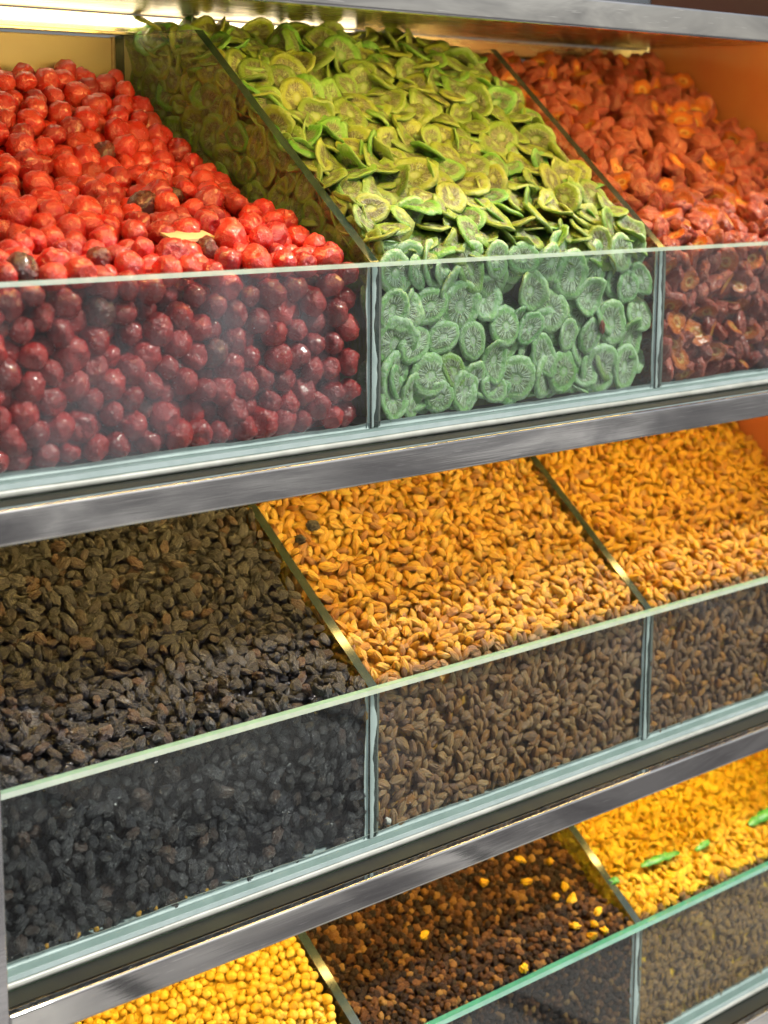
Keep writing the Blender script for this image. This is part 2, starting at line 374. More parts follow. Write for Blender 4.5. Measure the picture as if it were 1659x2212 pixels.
box('bottom_panel', (XL - .004, XR, YR + .03, YR + .04, 0.0, ZC + SHELF[-1] - .345), [MT['steel']], cab, origin=ORG)

# ------------------------------------------------------------------ lamps under the shelves
NAMES_T = ['upper', 'middle', 'lower']
for i in range(3):
    zl = SHELF[i] - .0145
    L = empty('strip_lamp', (XL + .02, 1.012, ZC + zl))
    tag(L, ['warm glowing strip lamp above the cherries and kiwi', 'warm strip lamp under the shelf above the raisins', 'warm strip lamp under the shelf above the chickpeas'][i], 'lamp', 'strip lamps under the shelves')
    n = 14; x0, x1, r = 0.0, 1.06, .0045
    an = np.linspace(0, 2 * np.pi, n, endpoint=False)
    V = np.concatenate([np.stack([np.full(n, x), r * np.cos(an), r * np.sin(an)], 1) for x in (x0, x1)])
    F = np.array([[k, (k + 1) % n, n + (k + 1) % n, n + k] for k in range(n)])
    link('tube', mesh_np('tube', V, [F], [MT['lamp']]), L)
    for xx in (x0 - .012, x1):
        box('end_cap', (xx, xx + .012, -.006, .006, -.006, .009), [MT['white']], L, bevel=.002)
    box('mounting_bar', (x0 - .012, x1 + .012, -.007, .007, .0055, .009), [MT['white']], L)

L = empty('back_lamp', (XL, YB - .002, ZC + SHELF[0] - .013))
tag(L, 'bright white lit strip above the cream back panel', 'lamp')
box('diffuser', (-.02, .66, -.004, .004, -.0035, .0058), [MT['glow']], L, bevel=.001)
box('end_cap', (.6602, .672, -.005, .005, -.0040, .0062), [MT['white']], L, bevel=.001)

# ------------------------------------------------------------------ glass bins
def prism_x(name, poly, x0, x1, mats, parent, org):
    """poly (y,z) ring extruded along x; sides = material 0, rim = material 1"""
    n = len(poly); P = np.array(poly)
    V = np.concatenate([np.column_stack([np.full(n, x), P]) for x in (x0, x1)]) - np.array(org)
    me = bpy.data.meshes.new(name)
    faces = [list(range(n))[::-1], list(range(n, 2 * n))] + [[k, (k + 1) % n, n + (k + 1) % n, n + k] for k in range(n)]
    me.from_pydata(V.tolist(), [], faces)
    for m in mats: me.materials.append(m)
    for k, p in enumerate(me.polygons): p.material_index = 0 if k < 2 else 1
    me.update(); return link(name, me, parent)

def bead(name, pts, width, height, mat, parent, org, nrm, side, wob=.5, seed=0):
    """an uneven strip of sealant: pts run along it, side = direction of its width, nrm = out of the surface"""
    N = len(pts); V = []; F = []
    nr, sd = np.array(nrm, float), np.array(side, float)
    for k, p in enumerate(pts):
        q = mnoise.noise(Vector((k * .06 + seed * 13.1, seed, .3))); q2 = .45 * mnoise.noise(Vector((k * .3 + seed * 7.7, 4.2, seed)))
        wd = width * (1 + wob * (q * .8 + q2 * .5))
        p = np.array(p)
        for a, h in ((0, 0), (.04, .7), (.5, 1.0), (.96, .6), (1, 0)):
            V.append(p + sd * wd * a + nr * height * h)
    for k in range(N - 1):
        for j in range(4):
            F.append([k * 5 + j, k * 5 + j + 1, (k + 1) * 5 + j + 1, (k + 1) * 5 + j])
    o = link(name, mesh_np(name, np.array(V) - np.array(org), [np.array(F)], [mat]), parent)
    return o

for i, (zt, zb) in enumerate(zip(TOPS, BASE)):
    org = (XL, YP, ZC + zb)
    G = empty('glass_bin', org)
    tag(G, ['glass bin of the upper tier holding cherries, kiwi and plums', 'glass bin of the middle tier holding black and golden raisins', 'glass bin of the lower tier holding chickpeas and mulberries'][i], 'glass bin', 'glass bins on the shelves')
    b = (XL + .002, XR - .004, YP, YP + PTH, ZC + zb + .0003, ZC + zt)
    fp = prism_x('front_pane', [(YP, ZC + zb + .0003), (YP + PTH, ZC + zb + .0003), (YP + PTH, ZC + zt), (YP + .0022, ZC + zt), (YP, ZC + zt - .0032)], b[0], b[1], [MT['glass_front'] if i else MT['glass_upper'], (MT['edge_t0'], MT['edge_front'], MT['edge_t2'])[i], MT['chamfer_t2'] if i == 2 else MT['edge_bright'], MT['glass_clean']], G, org)
    for p_, m_ in zip(fp.data.polygons, (1, 1, 1, 3, 1, 2, 0)): p_.material_index = m_
    box('base_plate', (XL + .002, XR - .004, YP + PTH + .0005, YB - .004, ZC + zb + .0003, ZC + zb + .010), [MT['base_glass']], G, origin=org)
    for x in DIV:
        y0 = YP + PTH + .0008
        poly = [(y0, ZC + zb + .0105), (YB - .002, ZC + zb + .0105), (YB - .002, ZC + zt + .1820), (YP + .221, ZC + zt + .1828), (y0, ZC + zt - .0005)]
        dv = prism_x('divider', poly, x - DTH / 2, x + DTH / 2, [MT['glass_div'], MT['edge_div'], MT['glass_clean']], G, org)
        dv.data.polygons[1].material_index = 2
        zz = np.linspace(ZC + zb + .011, ZC + zt - .004, 60)
        bead('silicone_bead', [(x + DTH / 2 + .0003, y0 + .0002, z) for z in zz], .0022, -.0015, MT['silicone_warm'], G, org, (0, -1, 0), (1, 0, 0), .8, i + x)
        bead('silicone_bead', [(x - DTH / 2 - .0003, y0 + .0002, z) for z in zz], .0032, -.0015, MT['silicone'], G, org, (0, -1, 0), (-1, 0, 0), .9, i + x + 3)
        bead('silicone_bead', [(x - DTH / 2 + .0012, y0 - .0006, z) for z in zz], .0045, .0002, MT['silicone'], G, org, (0, -1, 0), (1, 0, 0), 1.3, i + x + 5)
    xx = np.linspace(XL + .004, XR - .006, 260)
    bead('silicone_bead', [(x, YP + PTH + .0002, ZC + zb + .0102) for x in xx], .0045, -.002, MT['silicone'], G, org, (0, -1, 0), (0, 0, 1), .5, i + 11)
    bead('silicone_bead', [(x, YP - .0002, ZC + zb + .0004) for x in xx], .0052, .0022, MT['silicone_warm'], G, org, (0, -1, 0), (0, 0, 1), .15, i + 21)
    box('edge_strip', (XL + .002, XR - .004, YP - .0012, YP - .0002, ZC + zb + .0062, ZC + zb + .0098), [MT['base_glass']], G, origin=org)

# ------------------------------------------------------------------ fruit shapes
def sphere_grid(seg, rings):
    V = [[0, 0, 1.0]]
    for j in range(1, rings):
        th = math.pi * j / rings
        for k in range(seg):
            ph = 2 * math.pi * (k + .5 * (j % 2)) / seg
            V.append([math.sin(th) * math.cos(ph), math.sin(th) * math.sin(ph), math.cos(th)])
    V.append([0, 0, -1.0])
    Q = []; T = []
    for k in range(seg):
        T.append([0, 1 + k, 1 + (k + 1) % seg])
        l = 1 + (rings - 2) * seg; T.append([len(V) - 1, l + (k + 1) % seg, l + k])
    for j in range(rings - 2):
        a, b = 1 + j * seg, 1 + (j + 1) * seg
        for k in range(seg): Q.append([a + k, b + k, b + (k + 1) % seg, a + (k + 1) % seg])
    return np.array(V), np.array(Q), np.array(T)
HI = sphere_grid(30, 20); LO = sphere_grid(10, 7); LO2 = sphere_grid(14, 10)
NZ = lambda p, s, o: mnoise.noise(Vector((p[0] * s + o, p[1] * s + o * 1.7, p[2] * s - o)))

def sh_cherry(p, s):
    r = 1 + .12 * NZ(p, 1.3, s) + .09 * NZ(p, 2.6, s + 5) - .12 * abs(NZ(p, 3.6, s + 9))
    q = p * r; d = max(0, p[2] - .82); q[2] -= d * 1.3
    return q
def sh_plum(p, s, cut):
    r = 1 + .30 * NZ(p, 1.2, s) + .16 * NZ(p, 2.4, s + 5) - .22 * abs(NZ(p, 2.9, s + 9))
    q = p * r
    if cut and p[2] > .55:
        rr = math.hypot(p[0], p[1]); q[2] = .58 * (1 + .12 * NZ(p, 2, s)) - .22 * max(0, 1 - rr / .7) + (.10 if .18 < rr < .38 else 0)
        q[:2] *= 1.10
    return q
def ridge(p, s, f, lx):
    a = math.atan2(p[1], p[2])
    return abs(mnoise.noise(Vector((math.cos(a) * f + s, math.sin(a) * f - s, p[0] * lx + s * 2))))
def sh_wrinkle(p, s, amp=.2):
    q = p * (1 + .10 * NZ(p, 1.2, s) + amp * (ridge(p, s, 3.2, 1.3) * 2 - .4) + amp * .3 * NZ(p, 6, s))
    q[1] *= 1 - .12 * p[0] * math.sin(s * 3); q[2] -= .25 * (1 - p[0] ** 2) * (.5 + .5 * math.sin(s * 5)) * (abs(p[1]) < .5) * (p[2] > 0)
    return q
def sh_long(p, s, amp=.1, bend=.2, point=.3):
    q = p * (1 + .12 * NZ(p, 1.1, s) + amp * (ridge(p, s, 2.0, .7) * 2 - .35))
    tp = 1 - point * abs(p[0]) ** 2.2 - .22 * p[0] * math.sin(s * 3.3)
    q[1:] *= tp
    q[2] += bend * (p[0] ** 2 - .4) * math.sin(s * 7.3) * 1.6; q[1] += bend * (p[0] ** 2 - .4) * math.cos(s * 5.1) * 1.6
    return q
def sh_mul(p, s):
    return p * (1 + .34 * NZ(p, 1.3, s) + .34 * abs(NZ(p, 3.0, s + 4)) - .2 * abs(NZ(p, 2.0, s + 14)))
def sh_pea(p, s):
    q = p * (1 + .05 * NZ(p, 1.5, s))
    q = q + np.array([0, 0, .30]) * max(0, p[2] - .75) * 2.2
    q[:2] *= 1 - .18 * max(0, 1 - abs(p[0]) / .22) * (p[2] > -.2)
    return q

class Kind: pass
def make_kind(shape, mat, nvar, base=None, lo=LO):
    k = Kind(); k.mat = mat; k.hi = []; k.lo = []
    for v in range(nvar):
        s = 3.7 * v + 1.3
        for tgt, (V, Q, T) in ((k.hi, HI), (k.lo, lo)):
            W = np.array([shape(p.copy(), s, v) for p in V]); lcv = V.copy()
            if base == 'plum' and v % 5 > 2: lcv[:, 2] *= .5
            tgt.append((W, Q, T, lcv))
    k.me = [mesh_np(mat.name + '_piece', W, [Q, T], [mat], lc=lcv) for (W, Q, T, lcv) in k.hi]
    return k
def make_kiwi(nvar):
    k = Kind(); k.mat = MT['kiwi']; k.hi = []; k.lo = []
    for v in range(nvar):
        s = 2.9 * v + .7
        for tgt, (seg, rings) in ((k.hi, (30, 6)), (k.lo, (16, 3))):
            rad = [0] + [((j + 1) / rings) for j in range(rings)]
            rows = []; V = []; lc = []
            bend = (.06, .28, .10, .42, .03, .26, .6, .10)[v % 8]; el = 1 - .28 * (v % 3) / 2
            tear = v in (5, 6)
            def pt(r, a, side):
                x, y = math.cos(a), math.sin(a)
                rim = 1 + .12 * NZ((x, y, 0), 1.2, s) + .07 * NZ((x, y, 0), 3.5, s + 4)
                if tear: rim *= 1 - .35 * max(0, math.cos(a - s)) ** 6
                X, Y = x * r * rim, y * r * rim * el
                th = (.056 + .046 * math.exp(-((r - .85) / .18) ** 2) - .03 * math.exp(-(r / .3) ** 2)) * (1 if r < .99 else .45)
                z0 = bend * (X * math.cos(s) + Y * math.sin(s)) ** 2 * 1.1 - bend * .25 + .09 * NZ((X, Y, 0), 1.6, s + 2) + .05 * NZ((X, Y, 0), 4, s) * r
                return (X, Y, z0 + side * th)
            for side in (1, -1):
                V.append(pt(0, 0, side)); lc.append((0, 0, side)); st = len(V)
                for r in rad[1:]:
                    for q in range(seg):
                        a = 2 * math.pi * q / seg
                        V.append(pt(r, a, side)); lc.append((math.cos(a) * r, math.sin(a) * r, side * .3))
                rows.append(st)
            Q = []; T = []
            for si, st in enumerate(rows):
                for q in range(seg):
                    q1 = (q + 1) % seg
                    tri = [st - 1, st + q, st + q1]; T.append(tri if si == 0 else tri[::-1])
                    for j in range(rings - 1):
                        a0, b0 = st + j * seg, st + (j + 1) * seg
                        f = [a0 + q, b0 + q, b0 + q1, a0 + q1]; Q.append(f if si == 0 else f[::-1])
            e0, e1 = rows[0] + (rings - 1) * seg, rows[1] + (rings - 1) * seg
            for q in range(seg):
                q1 = (q + 1) % seg; Q.append([e0 + q, e1 + q, e1 + q1, e0 + q1])
            tgt.append((np.array(V), np.array(Q), np.array(T), np.array(lc)))
    k.me = [mesh_np('kiwi_piece', W, [Q, T], [k.mat], lc=lcv) for (W, Q, T, lcv) in k.hi]
    return k

K = {}
K['cherry'] = make_kind(lambda p, s, v: sh_cherry(p, s), MT['cherry'], 7, lo=LO2)
K['plum'] = make_kind(lambda p, s, v: sh_plum(p, s, v % 5 <= 2), MT['plum'], 10, 'plum', LO2)
K['kiwi'] = make_kiwi(8)
K['black'] = make_kind(lambda p, s, v: sh_wrinkle(p, s, .32), MT['black'], 14, lo=LO2)
K['gold'] = make_kind(lambda p, s, v: sh_long(p, s, .24, .06, .38), MT['gold'], 14, lo=LO2)
K['amber'] = make_kind(lambda p, s, v: sh_long(p, s, .24, .08, .38), MT['amber'], 14)
K['orange'] = make_kind(lambda p, s, v: sh_long(p, s, .40, .22, .35), MT['orange'], 10)
K['mulberry'] = make_kind(lambda p, s, v: sh_mul(p, s), MT['mulberry'], 10)
K['chickpea'] = make_kind(lambda p, s, v: sh_pea(p, s), MT['chickpea'], 5)

# ------------------------------------------------------------------ packing
def relax(P, D, project, iters):
    N = len(P)
    for it in range(iters):
        c = np.floor(P / D).astype(np.int64) + 5000
        key = (c[:, 0] * 10007 + c[:, 1]) * 10007 + c[:, 2]
        order = np.argsort(key, kind='stable'); sk = key[order]
        acc = np.zeros_like(P); cnt = np.zeros(N)
        for dx in (-1, 0, 1):
            for dy in (-1, 0, 1):
                lo = np.searchsorted(sk, (( c[:, 0] + dx) * 10007 + c[:, 1] + dy) * 10007 + c[:, 2] - 1, 'left')
                hi = np.searchsorted(sk, ((c[:, 0] + dx) * 10007 + c[:, 1] + dy) * 10007 + c[:, 2] + 1, 'right')
                for m in range(int((hi - lo).max(initial=0))):
                    ii = np.nonzero(lo + m < hi)[0]
                    j = order[lo[ii] + m]
                    d = P[ii] - P[j]; L = np.sqrt((d ** 2).sum(1)); L[ii == j] = 9
                    k = (L < D); ii, d, L = ii[k], d[k], np.maximum(L[k], 1e-6)
                    np.add.at(acc, ii, d / L[:, None] * ((D - L) * .5)[:, None]); np.add.at(cnt, ii, 1)
        P += acc / np.maximum(cnt, 1)[:, None] * 1.3
        P = project(P)
    return P

def fbm2(x, y, s, seed):
    r = np.random.default_rng(seed); z = np.zeros_like(x)
    for k in range(7):
        a = r.uniform(0, 6.28); f = s * r.uniform(.6, 1.8); z += np.sin((x * math.cos(a) + y * math.sin(a)) * f + r.uniform(0, 6.28))
    return z / 7

def heap(cell, kind, size, x0, x1, tier, prof, packD, T, iters=26, bump=.006, seed=1, flat=.75, front_flat=.9, yb=None, phi=.60, tilt=None, xtilt=0.0, mn=None, core=None, edge=.005, far=False):
    """pieces in the visible shell of one heap: under its top surface, behind the front pane and along the left divider"""
    r = np.random.default_rng(seed)
    a = np.array(size) / 2; rad = packD / 2
    y0, y1 = YP + PTH + .0015, (yb or YB - .004)
    zb = BASE[tier] + .0105
    py, pz = np.array(prof).T; py = py + .008 * (py > 1.001)
    def top(x, y): return np.interp(y, py, pz) + bump * fbm2(x, y, 22, seed) * np.clip((y - 1.0) * 25, .25, 1) + xtilt * (x - (x0 + x1) / 2) - edge * np.abs((2 * x - x0 - x1) / (x1 - x0)) ** 5
    zt = pz.max() + bump
    def slope(y): return (np.interp(y + .01, py, pz) - np.interp(y - .01, py, pz)) / .02
    mn = mn or a.min()
    # sample
    B = 400000
    Q = np.column_stack([r.uniform(x0, x1, B), r.uniform(y0, y1, B), r.uniform(zb, zt, B)])
    def dists(P):
        cs = 1 / np.sqrt(1 + slope(P[:, 1]) ** 2)
        return (top(P[:, 0], P[:, 1]) - P[:, 2]) * cs, P[:, 1] - y0, P[:, 0] - x0
    d = np.stack(dists(Q)); ok = (d[0] > 0) & (d.min(0) < T)
    vol = ok.mean() * (x1 - x0) * (y1 - y0) * (zt - zb)
    N = int(vol * phi / (4 / 3 * math.pi * rad ** 3))
    P = Q[ok][:N].copy(); N = len(P)
    joff = r.uniform(-.35, .75, N) * mn
    def project(P):
        P[:, 0] = np.clip(P[:, 0], x0 + mn, x1 - mn); P[:, 1] = np.clip(P[:, 1], y0 + mn, y1 - mn)
        P[:, 2] = np.maximum(P[:, 2], zb + mn)
        lim = top(P[:, 0], P[:, 1]) - mn - joff
        over = P[:, 2] - lim; m = over > 0; P[m, 2] -= over[m]
        dd = np.stack(dists(P)); mi = dd.min(0); wh = dd.argmin(0); ex = mi - T
        f = ex > 0; P[f & (wh == 0), 2] += ex[f & (wh == 0)] * .5
        P[f & (wh == 1), 1] -= ex[f & (wh == 1)] * .5; P[f & (wh == 2), 0] -= ex[f & (wh == 2)] * .5
        return P
    P = relax(P, packD, project, iters)
    # orientation
    dd = np.stack(dists(P)); wh = dd.argmin(0)
    sl = slope(P[:, 1]); nt = np.column_stack([np.zeros(N), -sl, np.ones(N)]); nt /= np.linalg.norm(nt, axis=1)[:, None]
    nrm = np.where((wh == 0)[:, None], nt, np.where((wh == 1)[:, None], np.array([0, -1., 0]), np.array([-1., 0, 0])))
    rnd3 = r.normal(size=(N, 3)); rnd3 /= np.linalg.norm(rnd3, axis=1)[:, None]
    fl = np.where(wh == 0, flat, front_flat)[:, None]
    if tilt is not None: fl = np.where(r.uniform(size=N) < tilt, .15, fl[:, 0])[:, None]
    zax = nrm * fl + rnd3 * (1 - fl); zax /= np.linalg.norm(zax, axis=1)[:, None]
    q = r.normal(size=(N, 3)); xax = q - zax * (q * zax).sum(1)[:, None]; xax /= np.linalg.norm(xax, axis=1)[:, None]
    yax = np.cross(zax, xax)
    sc = a * r.uniform(.80, 1.17, (N, 1)) * r.uniform(.86, 1.10, (N, 3))
    R3 = np.stack([xax, yax, zax], 2) * sc[:, None, :]
    zs_ = np.array([1, 1, .28 if kind == 'kiwi' else 1.0])
    sup = np.sqrt(((R3 * zs_) ** 2).sum(2)) * .97
    P[:, 0] = np.clip(P[:, 0], x0 + sup[:, 0], x1 - sup[:, 0]); P[:, 1] = np.maximum(P[:, 1], y0 + sup[:, 1]); P[:, 2] = np.maximum(P[:, 2], zb + sup[:, 2])
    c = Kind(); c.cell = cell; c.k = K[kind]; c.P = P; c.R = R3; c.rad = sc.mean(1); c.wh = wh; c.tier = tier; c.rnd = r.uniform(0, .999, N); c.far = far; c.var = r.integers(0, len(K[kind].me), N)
    if kind in ('gold', 'amber', 'orange'): c.rnd = np.where(wh == 1, .58 + .41 * c.rnd, c.rnd ** 1.2 * .70)  # pieces behind the pane get browner colours to imitate its dimmer light
    if kind == 'orange': c.rnd = np.where(wh == 1, .70 + .29 * r.uniform(size=N), c.rnd * .9)       # browner colours stand in for the duller light behind the pane
    if kind == 'cherry': c.rnd = np.where(c.rnd < .975, np.where(wh == 1, .42 * c.rnd, .26 + .69 * c.rnd), c.rnd)                 # darker reds put in for the weaker light behind the pane
    if kind == 'kiwi': c.rnd = np.where(wh == 1, .62 + .37 * c.rnd, .62 * c.rnd)
    c.top, c.box = top, (x0, x1, y0, y1, zb); c.T = T; c.mn = mn; c.core = core
    return c

def kiwi_layers(c, seed):
    """slices lie flat on the slope and flat against the glass, in loose overlapping layers"""
    r = np.random.default_rng(seed); x0, x1, y0, y1, zb = c.box
    def plane(w_, h_, D):
        n = int(w_ * h_ / (D * D) * 1.15); P = np.column_stack([r.uniform(0, w_, n), r.uniform(0, h_, n), np.zeros(n)])
        def pj(P):
            P[:, 0] = np.clip(P[:, 0], 0, w_); P[:, 1] = np.clip(P[:, 1], 0, h_); P[:, 2] = 0; return P
        return relax(P, D, pj, 30)
    P = []; N = []; W = []; TI = []
    for L in range(4):                                        # along the slope, y runs as the second direction
        q = plane(x1 - x0, (y1 - y0) * 1.33, .0265)
        y = y0 + q[:, 1] / 1.33; x = x0 + q[:, 0]; z = c.top(x, y); e = .004
        g = (c.top(x, y + e) - c.top(x, y - e)) / (2 * e); nn = np.column_stack([np.zeros(len(x)), -g, np.ones(len(x))]); nn /= np.linalg.norm(nn, axis=1)[:, None]
        P.append(np.column_stack([x, y, z]) - nn * (.002 + .0062 * L + r.uniform(-.002, .002, len(x)))[:, None]); N.append(nn); W.append(np.zeros(len(x), int)); TI.append(r.gamma(1.7, .24, len(x)) + .05)
    for L in range(4):                                        # against the front pane
        q = plane(x1 - x0, TOPS[0] - zb - .004, .0325); m = len(q)
        P.append(np.column_stack([x0 + q[:, 0], np.full(m, y0 + .0035 + .0062 * L), zb + q[:, 1]])); N.append(np.tile([0, -1., 0], (m, 1))); W.append(np.ones(m, int)); TI.append(r.gamma(1.6, .10 + .05 * L, m))
    for L in range(3):                                        # along the left divider
        q = plane((y1 - y0), .20, .0285); y = y0 + q[:, 0]; z = TOPS[0] - .02 + q[:, 1] * .9; x = np.full(len(y), x0 + .004 + .0065 * L); k = z < c.top(x, y) - .012; m = k.sum()
        P.append(np.column_stack([x, y, z])[k]); N.append(np.tile([-1., 0, 0], (m, 1))); W.append(np.full(m, 2)); TI.append(r.gamma(1.8, .14, m))
    P = np.concatenate(P); nrm = np.concatenate(N); wh = np.concatenate(W); ti = np.minimum(np.concatenate(TI), 1.1); n = len(P)
    t_ = r.normal(size=(n, 3)); t_ -= nrm * (t_ * nrm).sum(1)[:, None]; t_ /= np.linalg.norm(t_, axis=1)[:, None]
    zax = nrm * np.cos(ti)[:, None] + t_ * np.sin(ti)[:, None]
    flip = r.uniform(size=n) < .5; zax[flip] *= -1
    q = r.normal(size=(n, 3)); xax = q - zax * (q * zax).sum(1)[:, None]; xax /= np.linalg.norm(xax, axis=1)[:, None]; yax = np.cross(zax, xax)
    sc = np.where(wh == 1, .0215, .0195)[:, None] * r.uniform(.68, 1.08, (n, 1)) * np.ones((1, 3))
    R3 = np.stack([xax, yax, zax], 2) * sc[:, None, :]
    var = r.integers(0, len(c.k.me), n); var = np.where(wh == 1, np.array([0, 2, 4, 7, 0, 4, 2, 1])[var], var)
    zf = np.where(wh == 1, .18, .42)[:, None, None] * np.array([0, 0, 1.]) + np.array([1., 1, 0])
    sup = np.sqrt(((R3 * zf) ** 2).sum(2)) * 1.05
    P[:, 0] = np.clip(P[:, 0], x0 + sup[:, 0], x1 - sup[:, 0]); P[:, 1] = np.clip(P[:, 1], y0 + sup[:, 1], y1 - sup[:, 1] * .3); P[:, 2] = np.maximum(P[:, 2], zb + sup[:, 2])
    c.P, c.R, c.rad, c.wh = P, R3, sc[:, 0], wh
    u = r.uniform(0, .999, n); c.rnd = np.where(wh == 1, .62 + .37 * u, .62 * u); c.var = var
    return c

CH = []
def cellx(i):
    xs = [XL - .001] + DIV + [XR - .002]
    return xs[i] + DTH / 2 + .001, xs[i + 1] - (DTH / 2 + .001 if i < 2 else .004)
tz = TOPS
a, b = cellx(0)
CH.append(heap('cherry', 'cherry', (.0228, .0228, .0218), a, b, 0, [(1.0, -.080), (1.04, -.062), (1.10, -.042), (1.19, -.010), (1.24, .028), (1.29, .068), (1.34, .082)], .0208, .038, 60, .009, 11, .3, .3, phi=.66, xtilt=.02))
a, b = cellx(1)
CH.append(heap('kiwi', 'kiwi', (.041, .041, .041), a, b, 0, [(1.0, -.078), (1.03, -.052), (1.07, -.016), (1.12, .020), (1.16, .052), (1.21, .088), (1.26, .106), (1.34, .110)], .0158, .030, 1, .006, 12, .66, .96, phi=.60, tilt=.08, mn=.004, core=.027))
kiwi_layers(CH[-1], 21)
a, b = cellx(2)
CH.append(heap('plum', 'plum', (.031, .026, .0185), a, b, 0, [(1.0, -.085), (1.06, -.044), (1.12, .000), (1.18, .042), (1.23, .078), (1.28, .106), (1.34, .112)], .0205, .034, 50, .007, 13, .35, .4, phi=.64, xtilt=.035))
a, b = cellx(0)
CH.append(heap('black', 'black', (.0128, .0088, .0056), a, b, 1, [(1.0, -.424), (1.044, -.388), (1.10, -.335), (1.16, -.275), (1.2, -.25)], .0099, .018, 32, .008, 14, .5, .8, yb=1.20, phi=.58, core=.014))
a, b = cellx(1)
CH.append(heap('gold', 'gold', (.0146, .0074, .0060), a, b, 1, [(1.0, -.424), (1.044, -.388), (1.10, -.338), (1.16, -.285), (1.2, -.265)], .0077, .013, 24, .008, 15, .5, .8, yb=1.20, phi=.50, core=.010))
a, b = cellx(2)
CH.append(heap('amber', 'amber', (.0152, .0072, .0056), a, b, 1, [(1.0, -.424), (1.044, -.389), (1.10, -.340), (1.16, -.288), (1.2, -.265)], .0079, .013, 24, .008, 16, .5, .8, yb=1.20, phi=.50, core=.010))
a, b = cellx(0)
CH.append(heap('chickpea', 'chickpea', (.0086, .0083, .0085), a, b, 2, [(1.0, -.742), (1.028, -.721), (1.05, -.696), (1.08, -.668), (1.12, -.645), (1.17, -.62)], .0083, .012, 30, .003, 17, .1, .1, yb=1.17, phi=.64))
a, b = cellx(1)
CH.append(heap('mulberry', 'mulberry', (.0086, .0066, .0058), a, b, 2, [(1.0, -.742), (1.01, -.734), (1.051, -.713), (1.09, -.682), (1.13, -.655), (1.18, -.62)], .0064, .010, 22, .004, 18, .3, .3, yb=1.17))
a, b = cellx(2)
CH.append(heap('orange', 'orange', (.0128, .0080, .0040), a, b, 2, [(1.0, -.742), (1.04, -.712), (1.10, -.660), (1.16, -.610)], .0074, .012, 22, .005, 19, .5, .7, yb=1.16))

# ------------------------------------------------------------------ what the camera (and a step to each side) sees of each piece
def visible(cells, shift, scale=0.36, margin=1.12):
    W, H = int(1659 * scale * margin), int(2212 * scale * margin)
    cpos = RW[:, 0] * shift
    buf = np.full((H, W), -1, np.int32)
    P = np.concatenate([c.P for c in cells]); rd = np.concatenate([c.rad for c in cells]); tr = np.concatenate([np.full(len(c.P), c.tier) for c in cells])
    d = P - cpos
    cc = d @ RW
    u = cc[:, 0] / cc[:, 2] * 3927 * scale + W / 2; v = cc[:, 1] / cc[:, 2] * 3927 * scale + H / 2; pr = rd / cc[:, 2] * 3927 * scale
    f = (YR - cpos[1]) / d[:, 1]; zr = cpos[2] + d[:, 2] * f
    up = np.array([SHELF[t_] - RAILH for t_ in tr]); lo = np.array([BASE[t_] for t_ in tr])
    ok = (zr < up + .004) & (zr > lo - .004) & (u > -9) & (u < W + 9) & (v > -9) & (v < H + 9)
    idx = np.nonzero(ok)[0]; idx = idx[np.argsort(-cc[idx, 2])]
    for i in idx:
        R_ = max(1.0, pr[i]); x0, x1, y0, y1 = int(max(0, u[i] - R_)), int(min(W, u[i] + R_ + 1)), int(max(0, v[i] - R_)), int(min(H, v[i] + R_ + 1))
        if x1 <= x0 or y1 <= y0: continue
        yy, xx = np.ogrid[y0:y1, x0:x1]
        m = (xx + .5 - u[i]) ** 2 + (yy + .5 - v[i]) ** 2 <= R_ * R_
        buf[y0:y1, x0:x1][m] = i
    # pixels inside the true frame only, for the ranking
    mx, my = int((W - 1659 * scale) / 2), int((H - 2212 * scale) / 2)
    inner = buf[my:H - my, mx:W - mx]
    full = np.bincount(buf[buf >= 0], minlength=len(P)); inn = np.bincount(inner[inner >= 0], minlength=len(P))
    out = []; s = 0
    for c in cells: out.append((full[s:s + len(c.P)], inn[s:s + len(c.P)])); s += len(c.P)
    return out
v0 = visible(CH, 0.0); v1 = visible(CH, -.22); v2 = visible(CH, .22)

